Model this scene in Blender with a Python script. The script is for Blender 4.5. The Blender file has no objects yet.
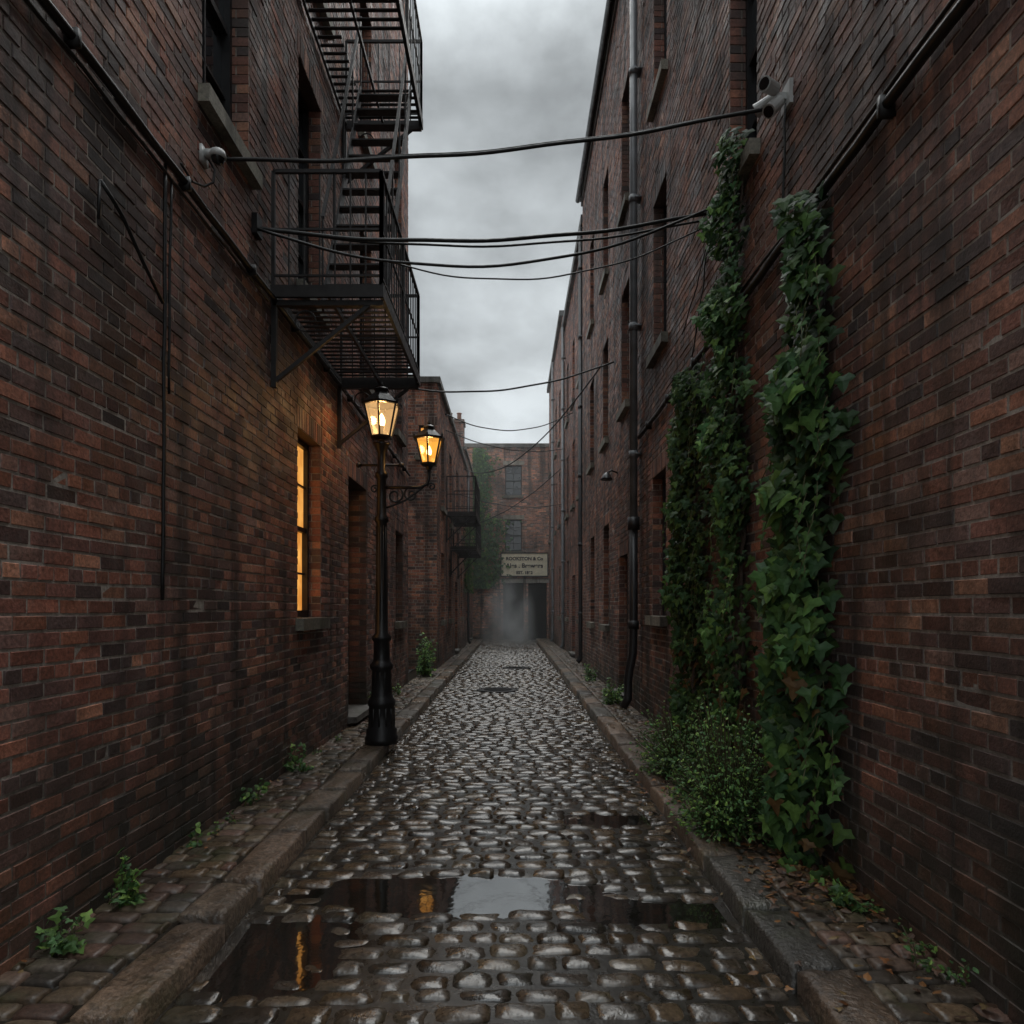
import bpy, math, random
import numpy as np
from mathutils import Vector, noise as mnoise
random.seed(7)
R = random.random
U = random.uniform
scene = bpy.context.scene
COL = scene.collection

# ------------------------------------------------------------ mesh builder
class MB:
    def __init__(s):
        s.v = []; s.f = []; s.c = []; s.cur = (1, 1, 1)
    def add(s, vs, fs, col=None):
        b = len(s.v)
        s.v.extend(vs)
        s.f.extend([tuple(i + b for i in f) for f in fs])
        s.c.extend([col or s.cur] * len(vs))
    def box(s, x0, x1, y0, y1, z0, z1, col=None):
        vs = [(x0,y0,z0),(x1,y0,z0),(x1,y1,z0),(x0,y1,z0),(x0,y0,z1),(x1,y0,z1),(x1,y1,z1),(x0,y1,z1)]
        s.add(vs, [(0,3,2,1),(4,5,6,7),(0,1,5,4),(1,2,6,5),(2,3,7,6),(3,0,4,7)], col)
    def beam(s, p, q, w, h, col=None):
        p = Vector(p); q = Vector(q); d = (q - p).normalized()
        up = Vector((0,0,1)) if abs(d.z) < .95 else Vector((0,1,0))
        a = d.cross(up).normalized(); b = a.cross(d).normalized()
        vs = []
        for o in (p, q):
            for sa, sb in ((-1,-1),(1,-1),(1,1),(-1,1)):
                vs.append(tuple(o + a*sa*w/2 + b*sb*h/2))
        s.add(vs, [(0,3,2,1),(4,5,6,7),(0,1,5,4),(1,2,6,5),(2,3,7,6),(3,0,4,7)], col)
    def tube(s, pts, r, n=8, col=None):
        pts = [Vector(p) for p in pts]; vs = []; fs = []
        m = len(pts)
        rr = r if isinstance(r, (list, tuple)) else [r]*m
        prev = None
        for i, p in enumerate(pts):
            d = (pts[min(i+1, m-1)] - pts[max(i-1, 0)]).normalized()
            if prev is None:
                up = Vector((0,0,1)) if abs(d.z) < .9 else Vector((1,0,0))
                a = d.cross(up).normalized()
            else:
                a = (prev - d*prev.dot(d)).normalized()
            prev = a; b = d.cross(a)
            for k in range(n):
                t = 2*math.pi*k/n
                vs.append(tuple(p + (a*math.cos(t) + b*math.sin(t))*rr[i]))
        for i in range(m-1):
            for k in range(n):
                k2 = (k+1) % n
                fs.append((i*n+k, i*n+k2, (i+1)*n+k2, (i+1)*n+k))
        fs.append(tuple(range(n))[::-1]); fs.append(tuple(range((m-1)*n, m*n)))
        s.add(vs, fs, col)
    def lathe(s, cx, cy, prof, n=16, rot=0, col=None):
        vs = []; fs = []
        for r, z in prof:
            for k in range(n):
                t = 2*math.pi*k/n + rot
                vs.append((cx + r*math.cos(t), cy + r*math.sin(t), z))
        for i in range(len(prof)-1):
            for k in range(n):
                k2 = (k+1) % n
                fs.append((i*n+k, i*n+k2, (i+1)*n+k2, (i+1)*n+k))
        s.add(vs, fs, col)
    def obj(s, name, mat, parent=None, smooth=False):
        me = bpy.data.meshes.new(name)
        me.from_pydata(s.v, [], s.f)
        a = me.attributes.new('Col', 'FLOAT_COLOR', 'POINT')
        arr = np.ones((len(s.v), 4), dtype=np.float32)
        if s.v: arr[:, :3] = np.array(s.c, dtype=np.float32)
        a.data.foreach_set('color', arr.ravel())
        if smooth:
            me.polygons.foreach_set('use_smooth', [True]*len(me.polygons))
        me.materials.append(mat)
        me.update()
        o = bpy.data.objects.new(name, me)
        COL.objects.link(o)
        if parent: o.parent = parent
        return o

def empty(name):
    o = bpy.data.objects.new(name, None); COL.objects.link(o); return o

# ------------------------------------------------------------ materials
def newmat(name):
    m = bpy.data.materials.new(name); m.use_nodes = True
    nt = m.node_tree; nt.nodes.clear()
    out = nt.nodes.new('ShaderNodeOutputMaterial')
    return m, nt, out
def N(nt, t, **kw):
    n = nt.nodes.new(t)
    for k, v in kw.items(): setattr(n, k, v)
    return n
def L(nt, a, b): nt.links.new(a, b)
def noise(nt, vec, scale, detail=3, rough=.55):
    n = N(nt, 'ShaderNodeTexNoise')
    n.inputs['Scale'].default_value = scale; n.inputs['Detail'].default_value = detail
    n.inputs['Roughness'].default_value = rough
    if vec: L(nt, vec, n.inputs['Vector'])
    return n.outputs['Fac']
def mrange(nt, v, a, b, c, d):
    n = N(nt, 'ShaderNodeMapRange')
    for i, x in enumerate((a, b, c, d)): n.inputs[i+1].default_value = x
    L(nt, v, n.inputs[0]); return n.outputs[0]
def mixc(nt, fac, A, B, mode='MIX'):
    n = N(nt, 'ShaderNodeMix', data_type='RGBA', blend_type=mode)
    for sock, x in ((n.inputs[0], fac), (n.inputs[6], A), (n.inputs[7], B)):
        if hasattr(x, 'links'): L(nt, x, sock)
        elif isinstance(x, (int, float)): sock.default_value = x
        else: sock.default_value = (*x, 1)
    return n.outputs[2]
def math_(nt, op, a, b):
    n = N(nt, 'ShaderNodeMath', operation=op)
    for i, x in enumerate((a, b)):
        if hasattr(x, 'links'): L(nt, x, n.inputs[i])
        else: n.inputs[i].default_value = x
    return n.outputs[0]
def bump(nt, h, strength, dist):
    n = N(nt, 'ShaderNodeBump'); n.inputs['Strength'].default_value = strength
    n.inputs['Distance'].default_value = dist; L(nt, h, n.inputs['Height']); return n.outputs[0]
def pos(nt, scale=(1,1,1)):
    g = N(nt, 'ShaderNodeNewGeometry')
    m = N(nt, 'ShaderNodeMapping'); m.inputs['Scale'].default_value = scale
    L(nt, g.outputs['Position'], m.inputs['Vector']); return m.outputs[0]
def posz(nt):
    g = N(nt, 'ShaderNodeNewGeometry'); s = N(nt, 'ShaderNodeSeparateXYZ')
    L(nt, g.outputs['Position'], s.inputs[0]); return s.outputs

def mat_attr(name, rough=(.4,.8), speck=(.6,1.4), bscale=70, bstr=.5, bdist=.004, stain=.0, stainc=(.02,.018,.016),
             moss=0., ior=1.5, stainscale=(.7,.7,.35), damp=False, gain=1.0, sscale=45, rscale=2.5, lime=0.):
    m, nt, out = newmat(name)
    at = N(nt, 'ShaderNodeAttribute', attribute_name='Col')
    p = pos(nt)
    n1 = noise(nt, p, sscale, 4, .65)
    sp = mrange(nt, n1, .3, .7, speck[0]*gain, speck[1]*gain)
    cc = N(nt, 'ShaderNodeCombineColor')
    for i in range(3): L(nt, sp, cc.inputs[i])
    c = mixc(nt, 1.0, at.outputs['Color'], cc.outputs[0], 'MULTIPLY')
    if lime > 0:
        nl = noise(nt, pos(nt, (1.3,1.3,.8)), 2.3, 5, .75)
        c = mixc(nt, mrange(nt, nl, .54, .72, 0, lime), c, (.30,.27,.24))
    if stain > 0:
        n2 = noise(nt, pos(nt, stainscale), 1.6, 5, .65)
        f = mrange(nt, n2, .46, .64, 0, stain)
        c = mixc(nt, f, c, stainc)
        n4 = noise(nt, pos(nt, (2.6, 2.6, .12)), 1.3, 4, .6)
        f4 = mrange(nt, n4, .53, .64, 0, stain)
        c = mixc(nt, f4, c, stainc)
    if damp:
        z = posz(nt)[2]
        n3 = noise(nt, p, 1.7, 3)
        zz = math_(nt, 'ADD', z, mrange(nt, n3, .3, .7, -.6, .6))
        f2 = mrange(nt, zz, .0, 1.3, .8, 0)
        c = mixc(nt, f2, c, (.032,.031,.023))
    if moss > 0:
        n3 = noise(nt, p, 3.1, 5, .6)
        f3 = mrange(nt, n3, .52, .68, 0, moss)
        c = mixc(nt, f3, c, (.04,.05,.018))
    b = N(nt, 'ShaderNodeBsdfPrincipled')
    L(nt, c, b.inputs['Base Color'])
    n5 = noise(nt, p, rscale, 3, .6)
    L(nt, mrange(nt, n5, .32, .68, rough[0], rough[1]), b.inputs['Roughness'])
    b.inputs['IOR'].default_value = ior
    nb = noise(nt, p, bscale, 3, .6)
    L(nt, bump(nt, nb, bstr, bdist), b.inputs['Normal'])
    L(nt, b.outputs[0], out.inputs[0])
    return m

def mat_plain(name, col, rough=.5, metal=0, var=.25, scale=8, ior=1.5, bstr=.15):
    m, nt, out = newmat(name)
    p = pos(nt)
    n1 = noise(nt, p, scale, 4)
    c = mixc(nt, mrange(nt, n1, .3, .7, 0, 1), tuple(x*(1-var) for x in col), tuple(x*(1+var) for x in col))
    b = N(nt, 'ShaderNodeBsdfPrincipled'); L(nt, c, b.inputs['Base Color'])
    L(nt, mrange(nt, noise(nt, p, scale*2.3, 2), .3, .7, rough*.75, min(1, rough*1.25)), b.inputs['Roughness'])
    b.inputs['Metallic'].default_value = metal; b.inputs['IOR'].default_value = ior
    L(nt, bump(nt, noise(nt, p, 60, 3), bstr, .003), b.inputs['Normal'])
    L(nt, b.outputs[0], out.inputs[0]); return m

def mat_emit(name, c1, c2, strength, scale=3):
    m, nt, out = newmat(name)
    e = N(nt, 'ShaderNodeEmission'); e.inputs[1].default_value = strength
    L(nt, mixc(nt, mrange(nt, noise(nt, pos(nt), scale, 3), .38, .62, 0, 1), c1, c2), e.inputs[0])
    g = N(nt, 'ShaderNodeBsdfGlossy'); g.inputs['Roughness'].default_value = .08
    g.inputs[0].default_value = (.05,.05,.05,1)
    a = N(nt, 'ShaderNodeAddShader'); L(nt, e.outputs[0], a.inputs[0]); L(nt, g.outputs[0], a.inputs[1])
    L(nt, a.outputs[0], out.inputs[0]); return m

def mat_lampglass(name, col, s, tr):
    m, nt, out = newmat(name)
    e = N(nt, 'ShaderNodeEmission'); e.inputs[0].default_value = (*col, 1); e.inputs[1].default_value = s
    t = N(nt, 'ShaderNodeBsdfTransparent'); t.inputs[0].default_value = (1,.9,.7,1)
    mx = N(nt, 'ShaderNodeMixShader')
    L(nt, mrange(nt, noise(nt, pos(nt), 9, 2), .3, .7, tr-.12, tr+.12), mx.inputs[0])
    L(nt, e.outputs[0], mx.inputs[1]); L(nt, t.outputs[0], mx.inputs[2])
    g = N(nt, 'ShaderNodeBsdfGlossy'); g.inputs['Roughness'].default_value = .1; g.inputs[0].default_value = (.08,.08,.08,1)
    a = N(nt, 'ShaderNodeAddShader'); L(nt, mx.outputs[0], a.inputs[0]); L(nt, g.outputs[0], a.inputs[1])
    L(nt, a.outputs[0], out.inputs[0]); return m

M_brick = mat_attr('brick', rough=(.42,.85), stain=.78, stainc=(.036,.031,.029), damp=True, speck=(.5,1.5), sscale=55, bstr=.7, lime=.28)
M_mortar = mat_attr('mortar', rough=(.7,.95), stain=.60, stainc=(.085,.074,.066), damp=True, bscale=120)
M_cobble = mat_attr('cobble', rough=(.12,.34), speck=(.45,1.55), bscale=34, bstr=.42, bdist=.006, moss=.15, ior=1.62, rscale=7)
M_paver = mat_attr('paver', rough=(.22,.55), speck=(.5,1.5), bscale=45, bstr=.7, bdist=.005, moss=.55, stain=.3)
M_kerb = mat_attr('kerbstone', rough=(.22,.6), speck=(.35,1.65), bscale=38, bstr=1.0, bdist=.012, moss=.35, stain=.55, sscale=34)
M_bed = mat_plain('wet_grit', (.016,.013,.009), .32, scale=12, var=.5, bstr=.6)
M_ground = mat_plain('ground_soil', (.05,.045,.04), .8, scale=3)
M_sill = mat_attr('sandstone', rough=(.5,.85), stain=.6, moss=.5, bscale=30)
M_iron = mat_plain('black_iron', (.013,.013,.014), .38, 0.0, .3, 12)
M_rust = mat_plain('escape_iron', (.02,.018,.018), .5, 0, .4, 9)
M_pipe = mat_plain('painted_pipe', (.15,.16,.17), .4, 0, .3, 4)
M_pipeD = mat_plain('dark_pipe', (.022,.022,.024), .4, 0, .3, 4)
M_rubber = mat_plain('cable_rubber', (.01,.01,.01), .5)
M_frame = mat_plain('window_paint', (.02,.02,.022), .45)
M_glass = mat_plain('window_glass', (.018,.022,.027), .07, 0, .5, 1.2, ior=1.7, bstr=.02)
M_roof = mat_plain('roof_slate', (.04,.042,.046), .5)
M_door = mat_plain('door_paint', (.016,.015,.014), .5)
M_white = mat_plain('camera_plastic', (.45,.46,.45), .4, var=.12)
M_black = mat_plain('lens_black', (.01,.01,.01), .1)
M_lit = mat_emit('lit_window', (1.0,.48,.11), (.6,.20,.03), 1.0, 2.2)
M_bulb = mat_emit('bulb', (1,.72,.35), (1,.66,.28), 22)
M_lg1 = mat_lampglass('lantern_glass', (1.0,.60,.26), .95, .52)
M_lg2 = mat_lampglass('lantern_glass_amber', (1.0,.42,.06), 1.25, .35)
M_sign = mat_plain('sign_board', (.84,.77,.58), .6, var=.12, scale=5)
M_text = mat_plain('sign_letters', (.02,.018,.016), .6)
M_bark = mat_attr('vine_bark', rough=(.7,.9), bscale=90)

def mat_leaf(name, rough, tr):
    m, nt, out = newmat(name)
    at = N(nt, 'ShaderNodeAttribute', attribute_name='Col')
    sp = mrange(nt, noise(nt, pos(nt), 30, 2), .3, .7, .75, 1.25)
    cc = N(nt, 'ShaderNodeCombineColor')
    for i in range(3): L(nt, sp, cc.inputs[i])
    c = mixc(nt, 1.0, at.outputs['Color'], cc.outputs[0], 'MULTIPLY')
    b = N(nt, 'ShaderNodeBsdfPrincipled'); L(nt, c, b.inputs['Base Color'])
    b.inputs['Roughness'].default_value = rough; b.inputs['IOR'].default_value = 1.38
    t = N(nt, 'ShaderNodeBsdfTranslucent'); L(nt, c, t.inputs[0])
    mx = N(nt, 'ShaderNodeMixShader'); mx.inputs[0].default_value = tr
    L(nt, b.outputs[0], mx.inputs[1]); L(nt, t.outputs[0], mx.inputs[2])
    L(nt, mx.outputs[0], out.inputs[0]); return m
M_leaf = mat_leaf('ivy_leaf', .5, .3)
M_litter = mat_leaf('dead_leaf', .5, .1)

m, nt, out = newmat('puddle_water'); M_water = m
b = N(nt, 'ShaderNodeBsdfPrincipled'); b.inputs['Base Color'].default_value = (.012,.011,.009,1)
b.inputs['Roughness'].default_value = .04; b.inputs['IOR'].default_value = 3.0
L(nt, bump(nt, noise(nt, pos(nt), 9, 3), .14, .005), b.inputs['Normal'])
L(nt, b.outputs[0], out.inputs[0])

# ------------------------------------------------------------ wall system
PAL = [(.31,.130,.090),(.26,.112,.083),(.35,.150,.096),(.20,.095,.076),(.28,.120,.086),(.42,.205,.13),(.10,.07,.065),(.17,.10,.086),(.32,.138,.088),(.26,.15,.12),(.13,.075,.066)]
class Wall:
    def __init__(s, o, u, n):
        s.o = Vector(o); s.u = Vector(u); s.n = Vector(n)
    def p(s, u, z, d):
        q = s.o + s.u*u + s.n*d; return (q.x, q.y, q.z + z)
    def box(s, mb, u0, u1, z0, z1, d0, d1, col=None):
        vs = [s.p(u0,z0,d0),s.p(u1,z0,d0),s.p(u1,z1,d0),s.p(u0,z1,d0),s.p(u0,z0,d1),s.p(u1,z0,d1),s.p(u1,z1,d1),s.p(u0,z1,d1)]
        mb.add(vs, [(0,3,2,1),(4,5,6,7),(0,1,5,4),(1,2,6,5),(2,3,7,6),(3,0,4,7)], col)
CH = .075
BL = .212
def snap(z): return round(z/CH)*CH
BF = [(4,5,6,7),(0,1,5,4),(1,2,6,5),(2,3,7,6),(3,0,4,7)]
def brick(mb, W, u0, u1, z0, z1, tint, wob=True):
    pr = .0045 + U(-.002,.003)
    if R() < .03: pr = .001
    if R() < .03: pr = .010
    e = .003
    j = lambda: U(-.0016,.0016)
    wz = .006*math.sin(u0*1.3 + z0*.7) + .0035*math.sin(u0*3.7+1+z0*2.1) if wob else 0
    z0 += wz; z1 += wz
    vs = [W.p(u0,z0,-.002),W.p(u1,z0,-.002),W.p(u1,z1,-.002),W.p(u0,z1,-.002),
          W.p(u0+e+j(),z0+e+j(),pr+j()),W.p(u1-e+j(),z0+e+j(),pr+j()),W.p(u1-e+j(),z1-e+j(),pr+j()),W.p(u0+e+j(),z1-e+j(),pr+j())]
    c = random.choice(PAL); k = U(.6,1.25)
    mb.add(vs, BF, (c[0]*k*tint[0], c[1]*k*tint[1], c[2]*k*tint[2]))

def building_wall(par, W, u0, u1, z1, ops, tint=(1,1,1), mort=(.40,.355,.31), z0=0, name='brick_wall', deep=.16, tintf=None):
    mb = MB(); mo = MB()
    ops = [dict(o) for o in ops]
    for o in ops:
        o['z0'] = snap(o['z0']); o['z1'] = snap(o['z1'])
    nc = int((z1-z0)/CH)
    c0 = int(round(z0/CH))
    for c in range(c0, c0+nc):
        z = c*CH
        iv = [(u0, u1)]
        for o in ops:
            if o['z0'] <= z + .001 < o['z1'] - .001: a, b2 = o['u0'], o['u1']
            elif o['z1'] <= z + .001 < o['z1'] + .224 and not o.get('flat'): a, b2 = o['u0']-.1, o['u1']+.1
            else: continue
            ni = []
            for (x, y) in iv:
                if b2 <= x or a >= y: ni.append((x, y)); continue
                if a > x: ni.append((x, a))
                if b2 < y: ni.append((b2, y))
            iv = ni
        head = (c % 6 == 5)
        step = BL/2 if head else BL
        off = (BL/4 if head else 0) if (c % 2) else BL/2
        off += .01*math.sin(c*2.3)
        for (x, y) in iv:
            k = math.floor((x-off)/step)
            while True:
                a = k*step + off; b2 = a + step - .011
                k += 1
                if a >= y: break
                a = max(a, x); b2 = min(b2, y)
                if b2 - a < .02: continue
                t = tint if tintf is None else tintf(a, z)
                brick(mb, W, a, b2, z + .0062, z + CH - .0062, t)
    for o in ops:
        if o.get('flat'):
            continue
        a = o['u0']-.1; b2 = o['u1']+.1; n = max(3, int(round((b2-a)/.078))); w = (b2-a)/n
        for i in range(n):
            brick(mb, W, a+i*w+.003, a+(i+1)*w-.006, o['z1']+.004, o['z1']+.215, (tint[0]*1.05, tint[1]*1.1, tint[2]*1.1), False)
    # backing
    us = sorted({u0, u1, *[o['u0'] for o in ops], *[o['u1'] for o in ops]})
    us = [u for u in us if u0 <= u <= u1]
    zs = sorted({z0, z1, *[o['z0'] for o in ops], *[o['z1'] for o in ops]})
    zs = [z for z in zs if z0 <= z <= z1]
    for i in range(len(us)-1):
        for k in range(len(zs)-1):
            cu = (us[i]+us[i+1])/2; cz = (zs[k]+zs[k+1])/2
            if any(o['u0'] < cu < o['u1'] and o['z0'] < cz < o['z1'] for o in ops): continue
            mo.add([W.p(us[i],zs[k],0),W.p(us[i+1],zs[k],0),W.p(us[i+1],zs[k+1],0),W.p(us[i],zs[k+1],0)], [(0,1,2,3)], mort)
    fr = MB(); gl = MB(); si = MB(); lit = MB(); dr = MB()
    for o in ops:
        a, b2, za, zb = o['u0'], o['u1'], o['z0'], o['z1']
        D = o.get('deep', deep)
        # reveals
        mo.add([W.p(a,za,0),W.p(a,za,-D-.1),W.p(a,zb,-D-.1),W.p(a,zb,0)], [(0,1,2,3)], mort)
        mo.add([W.p(b2,za,0),W.p(b2,za,-D-.1),W.p(b2,zb,-D-.1),W.p(b2,zb,0)], [(0,1,2,3)], mort)
        mo.add([W.p(a,zb,0),W.p(b2,zb,0),W.p(b2,zb,-D-.1),W.p(a,zb,-D-.1)], [(0,1,2,3)], (.1,.06,.05))
        mo.add([W.p(a,za,0),W.p(b2,za,0),W.p(b2,za,-D-.1),W.p(a,za,-D-.1)], [(0,1,2,3)], (.08,.07,.06))
        zc = za
        kk = 0
        while zc < zb - .01:
            for (uu, sg) in ((a, 1), (b2, -1)):
                spans = [(-D, 0)] if kk % 2 else [(-D, -.105), (-.095, 0)]
                for (d0, d1) in spans:
                    if d1 - d0 < .01: continue
                    c = random.choice(PAL); k = U(.75,1.2)
                    cc = tuple(c[q]*k*tint[q] for q in range(3))
                    x0, x1 = sorted((uu - sg*.002, uu + sg*.008))
                    W.box(mo, x0, x1, zc+.005, zc+CH-.005, d0+.002, d1-.002, cc)
            zc += CH; kk += 1
        kind = o.get('kind', 'win')
        if kind in ('win', 'lit'):
            f = .055
            W.box(fr, a+.009, a+f, za, zb, -D-.05, -D+.03); W.box(fr, b2-f, b2-.009, za, zb, -D-.05, -D+.03)
            W.box(fr, a+f, b2-f, zb-f, zb-.003, -D-.05, -D+.028); W.box(fr, a+f, b2-f, za+.003, za+f+.02, -D-.05, -D+.028)
            zm = (za+zb)/2; um = (a+b2)/2
            W.box(fr, a+f, b2-f, zm-.025, zm+.025, -D-.04, -D+.015)
            W.box(fr, um-.011, um+.011, za+f+.02, zm-.025, -D-.035, -D-.002)
            W.box(fr, um-.011, um+.011, zm+.025, zb-f, -D-.035, -D+.008)
            for q in (.5,):
                W.box(fr, a+f, um-.011, za+(zm-za)*q-.01, za+(zm-za)*q+.01, -D-.034, -D-.004)
                W.box(fr, um+.011, b2-f, za+(zm-za)*q-.01, za+(zm-za)*q+.01, -D-.034, -D-.004)
                W.box(fr, a+f, um-.011, zm+(zb-zm)*q-.01, zm+(zb-zm)*q+.01, -D-.034, -D+.006)
                W.box(fr, um+.011, b2-f, zm+(zb-zm)*q-.01, zm+(zb-zm)*q+.01, -D-.034, -D+.006)
            tgt = lit if kind == 'lit' else gl
            t1 = U(-.006,.006); t2 = U(-.006,.006)
            tgt.add([W.p(a,za,-D-.03),W.p(b2,za,-D-.03+t1),W.p(b2,zm,-D-.03+t1),W.p(a,zm,-D-.03)], [(0,1,2,3)])
            tgt.add([W.p(a,zm,-D-.015),W.p(b2,zm,-D-.015+t2),W.p(b2,zb,-D-.015+t2),W.p(a,zb,-D-.015)], [(0,1,2,3)])
            k = U(.8,1.2)
            W.box(si, a-.07, b2+.07, za-.12, za-.002, -.1, .085, (.22*k,.205*k,.165*k))
        elif kind == 'door':
            W.box(fr, a+.009, a+.07, za, zb, -D-.06, -D+.03); W.box(fr, b2-.07, b2-.009, za, zb, -D-.06, -D+.03)
            W.box(fr, a+.07, b2-.07, zb-.07, zb-.003, -D-.06, -D+.028)
            W.box(dr, a+.07, b2-.07, za, zb-.07, -D-.06, -D-.02)
            for (p0, p1) in ((.08,.42),(.5,.9)):
                for (q0, q1) in ((.1,.45),(.55,.9)):
                    ww = b2-a-.14; hh = zb-za-.07
                    W.box(dr, a+.07+ww*q0, a+.07+ww*q1, za+hh*p0, za+hh*p1, -D-.02, -D-.005)
            W.box(si, a-.05, b2+.05, za-.02, za+.06, -D, .12, (.14,.13,.12))
        elif kind == 'dark':
            W.box(dr, a+.01, b2-.01, za, zb, -D-.1, -D-.06)
            n = 6
            for i in range(n):
                x = a+.02+(b2-a-.04)*i/n
                W.box(dr, x+.01, x+(b2-a-.04)/n-.01, za, zb, -D-.06, -D-.045)
    mb.obj(name, M_brick, par); mo.obj(name+'_mortar', M_mortar, par)
    if fr.v: fr.obj('window_frames', M_frame, par)
    if gl.v: gl.obj('window_glass', M_glass, par)
    if si.v: si.obj('sills', M_sill, par)
    if lit.v: lit.obj('lit_window_glass', M_lit, par)
    if dr.v: dr.obj('doors', M_door, par)

BW = (.2,.1,.08)
def shell(par, x0, x1, y0, y1, z1):
    mb = MB(); mb.box(x0, x1, y0, y1, 0, z1-.01, BW); mb.obj('back_walls', M_mortar, par)

def win(u0, u1, z0, z1, kind='win', **k): return dict(u0=u0, u1=u1, z0=z0, z1=z1, kind=kind, **k)

LX = -2.1; RX = 1.85
# ---- left building 1
B = empty('brick_building')
W = Wall((LX,0,0),(0,1,0),(1,0,0))
ops = [win(4.62,5.45,5.1,7.2), win(6.7,7.5,4.8,7.05), win(6.68,7.5,1.5,3.375,'lit'), win(8.75,9.85,.15,3.3,'door',deep=.28),
       win(12.3,13.1,1.35,3.0), win(9.4,10.2,4.8,6.9), win(12.2,13.0,4.8,6.9), win(4.62,5.45,8.9,11), win(6.9,7.7,8.2,10.3), win(9.4,10.2,8.2,10.3), win(12.2,13.,8.2,10.3)]
def soot(u, z):
    k = 1.0
    d = abs(u - 3.5 - .06*math.sin(z*3) - .05*mnoise.noise(Vector((u*3, z*3, 1))))
    if z < 4.2 and z > 1.7: k -= .85*max(0, min(1, 1.5-d/.24))*min(1, (z-1.7)/1.2)
    for (ua, ub, zz) in ((4.62,5.45,5.0),(6.68,7.5,1.4)):
        for e in (ua-.03, ub+.03):
            if z < zz and z > zz-1.6: k -= .45*max(0, 1-abs(u-e)/.16)*(1-(zz-z)/1.6)
    if 9.0 < u < 13.8: k *= 1.2
    n_ = mnoise.noise(Vector((u*.8, z*.5, 3)))
    k *= 1 + .38*n_
    k = max(.14, k)
    g = mnoise.noise(Vector((u*.5, z*.4, 9)))*.14
    return (k*(1.02+g), k, k*(1.02-g*.5))
building_wall(B, W, -1, 13.8, 14.4, ops, tintf=soot)
W2 = Wall((LX,13.8,0),(-1,0,0),(0,1,0))
building_wall(B, W2, 0, 3, 14.4, [])
mb = MB(); W.box(mb, -1.1, 13.9, 14.4, 14.55, -.35, .1, (.16,.15,.14)); mb.obj('coping', M_sill, B)
shell(B, -8, LX-.4, -1, 13.8-.01, 14.4)
mb = MB(); mb.box(-8, LX-.02, -1, 13.78, 14.3, 14.39); mb.obj('roof', M_roof, B)

# ---- left building 2 (protrudes)
X2 = -1.87
B2 = empty('brick_building')
W = Wall((X2,0,0),(0,1,0),(1,0,0))
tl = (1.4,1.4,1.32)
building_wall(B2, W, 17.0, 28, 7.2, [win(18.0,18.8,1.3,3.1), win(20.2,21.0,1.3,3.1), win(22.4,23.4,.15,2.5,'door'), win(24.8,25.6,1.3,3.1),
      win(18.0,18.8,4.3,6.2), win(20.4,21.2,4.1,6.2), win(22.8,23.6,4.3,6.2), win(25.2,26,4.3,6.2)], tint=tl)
Wf = Wall((X2,17.0,0),(-1,0,0),(0,-1,0))
building_wall(B2, Wf, 0, 5, 7.2, [win(.08,.46,5.4,6.15,'lit',deep=.06)], tint=tl)  # small lit window added behind the second lantern for the puddle's warm reflection
mb = MB(); mb.box(X2-.3, X2+.09, 16.92, 28.05, 7.2, 7.34, (.16,.16,.15)); mb.box(-7, X2-.3, 16.92, 17.2, 7.2, 7.34, (.16,.16,.15)); mb.obj('coping', M_sill, B2)
mb = MB(); mb.box(-7, X2-.4, 17.35, 28, 0, 7.15, BW); mb.obj('back_walls', M_mortar, B2)
# ---- left building 3
B3 = empty('brick_building')
X3 = -1.95
W = Wall((X3,0,0),(0,1,0),(1,0,0))
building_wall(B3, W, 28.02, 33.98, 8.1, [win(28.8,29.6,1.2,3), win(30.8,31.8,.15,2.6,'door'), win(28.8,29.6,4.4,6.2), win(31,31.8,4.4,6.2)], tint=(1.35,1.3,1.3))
Wf = Wall((X3,28.02,0),(-1,0,0),(0,-1,0))
building_wall(B3, Wf, 0, 4, 8.1, [], tint=(1.35,1.3,1.3), z0=6.75)
mb = MB(); mb.box(-7, X3-.4, 28.3, 33.9, 0, 8.05, BW); mb.obj('back_walls', M_mortar, B3)
mb = MB(); mb.box(X3-.3, X3+.08, 27.97, 34, 8.1, 8.22, (.16,.16,.15)); mb.obj('coping', M_sill, B3)
# chimney
Wc = Wall((X3-.15,29.4,0),(-1,0,0),(0,-1,0)); building_wall(B3, Wc, 0, .8, 9.6, [], z0=8.1, name='chimney_front', tint=(1.3,1.3,1.3))
Wc = Wall((X3-.15,29.4,0),(0,1,0),(1,0,0)); building_wall(B3, Wc, 0, .8, 9.6, [], z0=8.1, name='chimney_side', tint=(1.3,1.3,1.3))
mb = MB(); mb.box(X3-1.0, X3-.1, 29.35, 30.25, 9.58, 9.72, (.2,.13,.1))
for cx_ in (X3-.35, X3-.75): mb.lathe(cx_, 29.8, [(.12,9.7),(.1,9.75),(.09,10.05),(.12,10.08),(.1,10.1),(0,10.1)], 12, col=(.3,.15,.1))
mb.obj('chimney_pots', M_mortar, B3)

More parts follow.
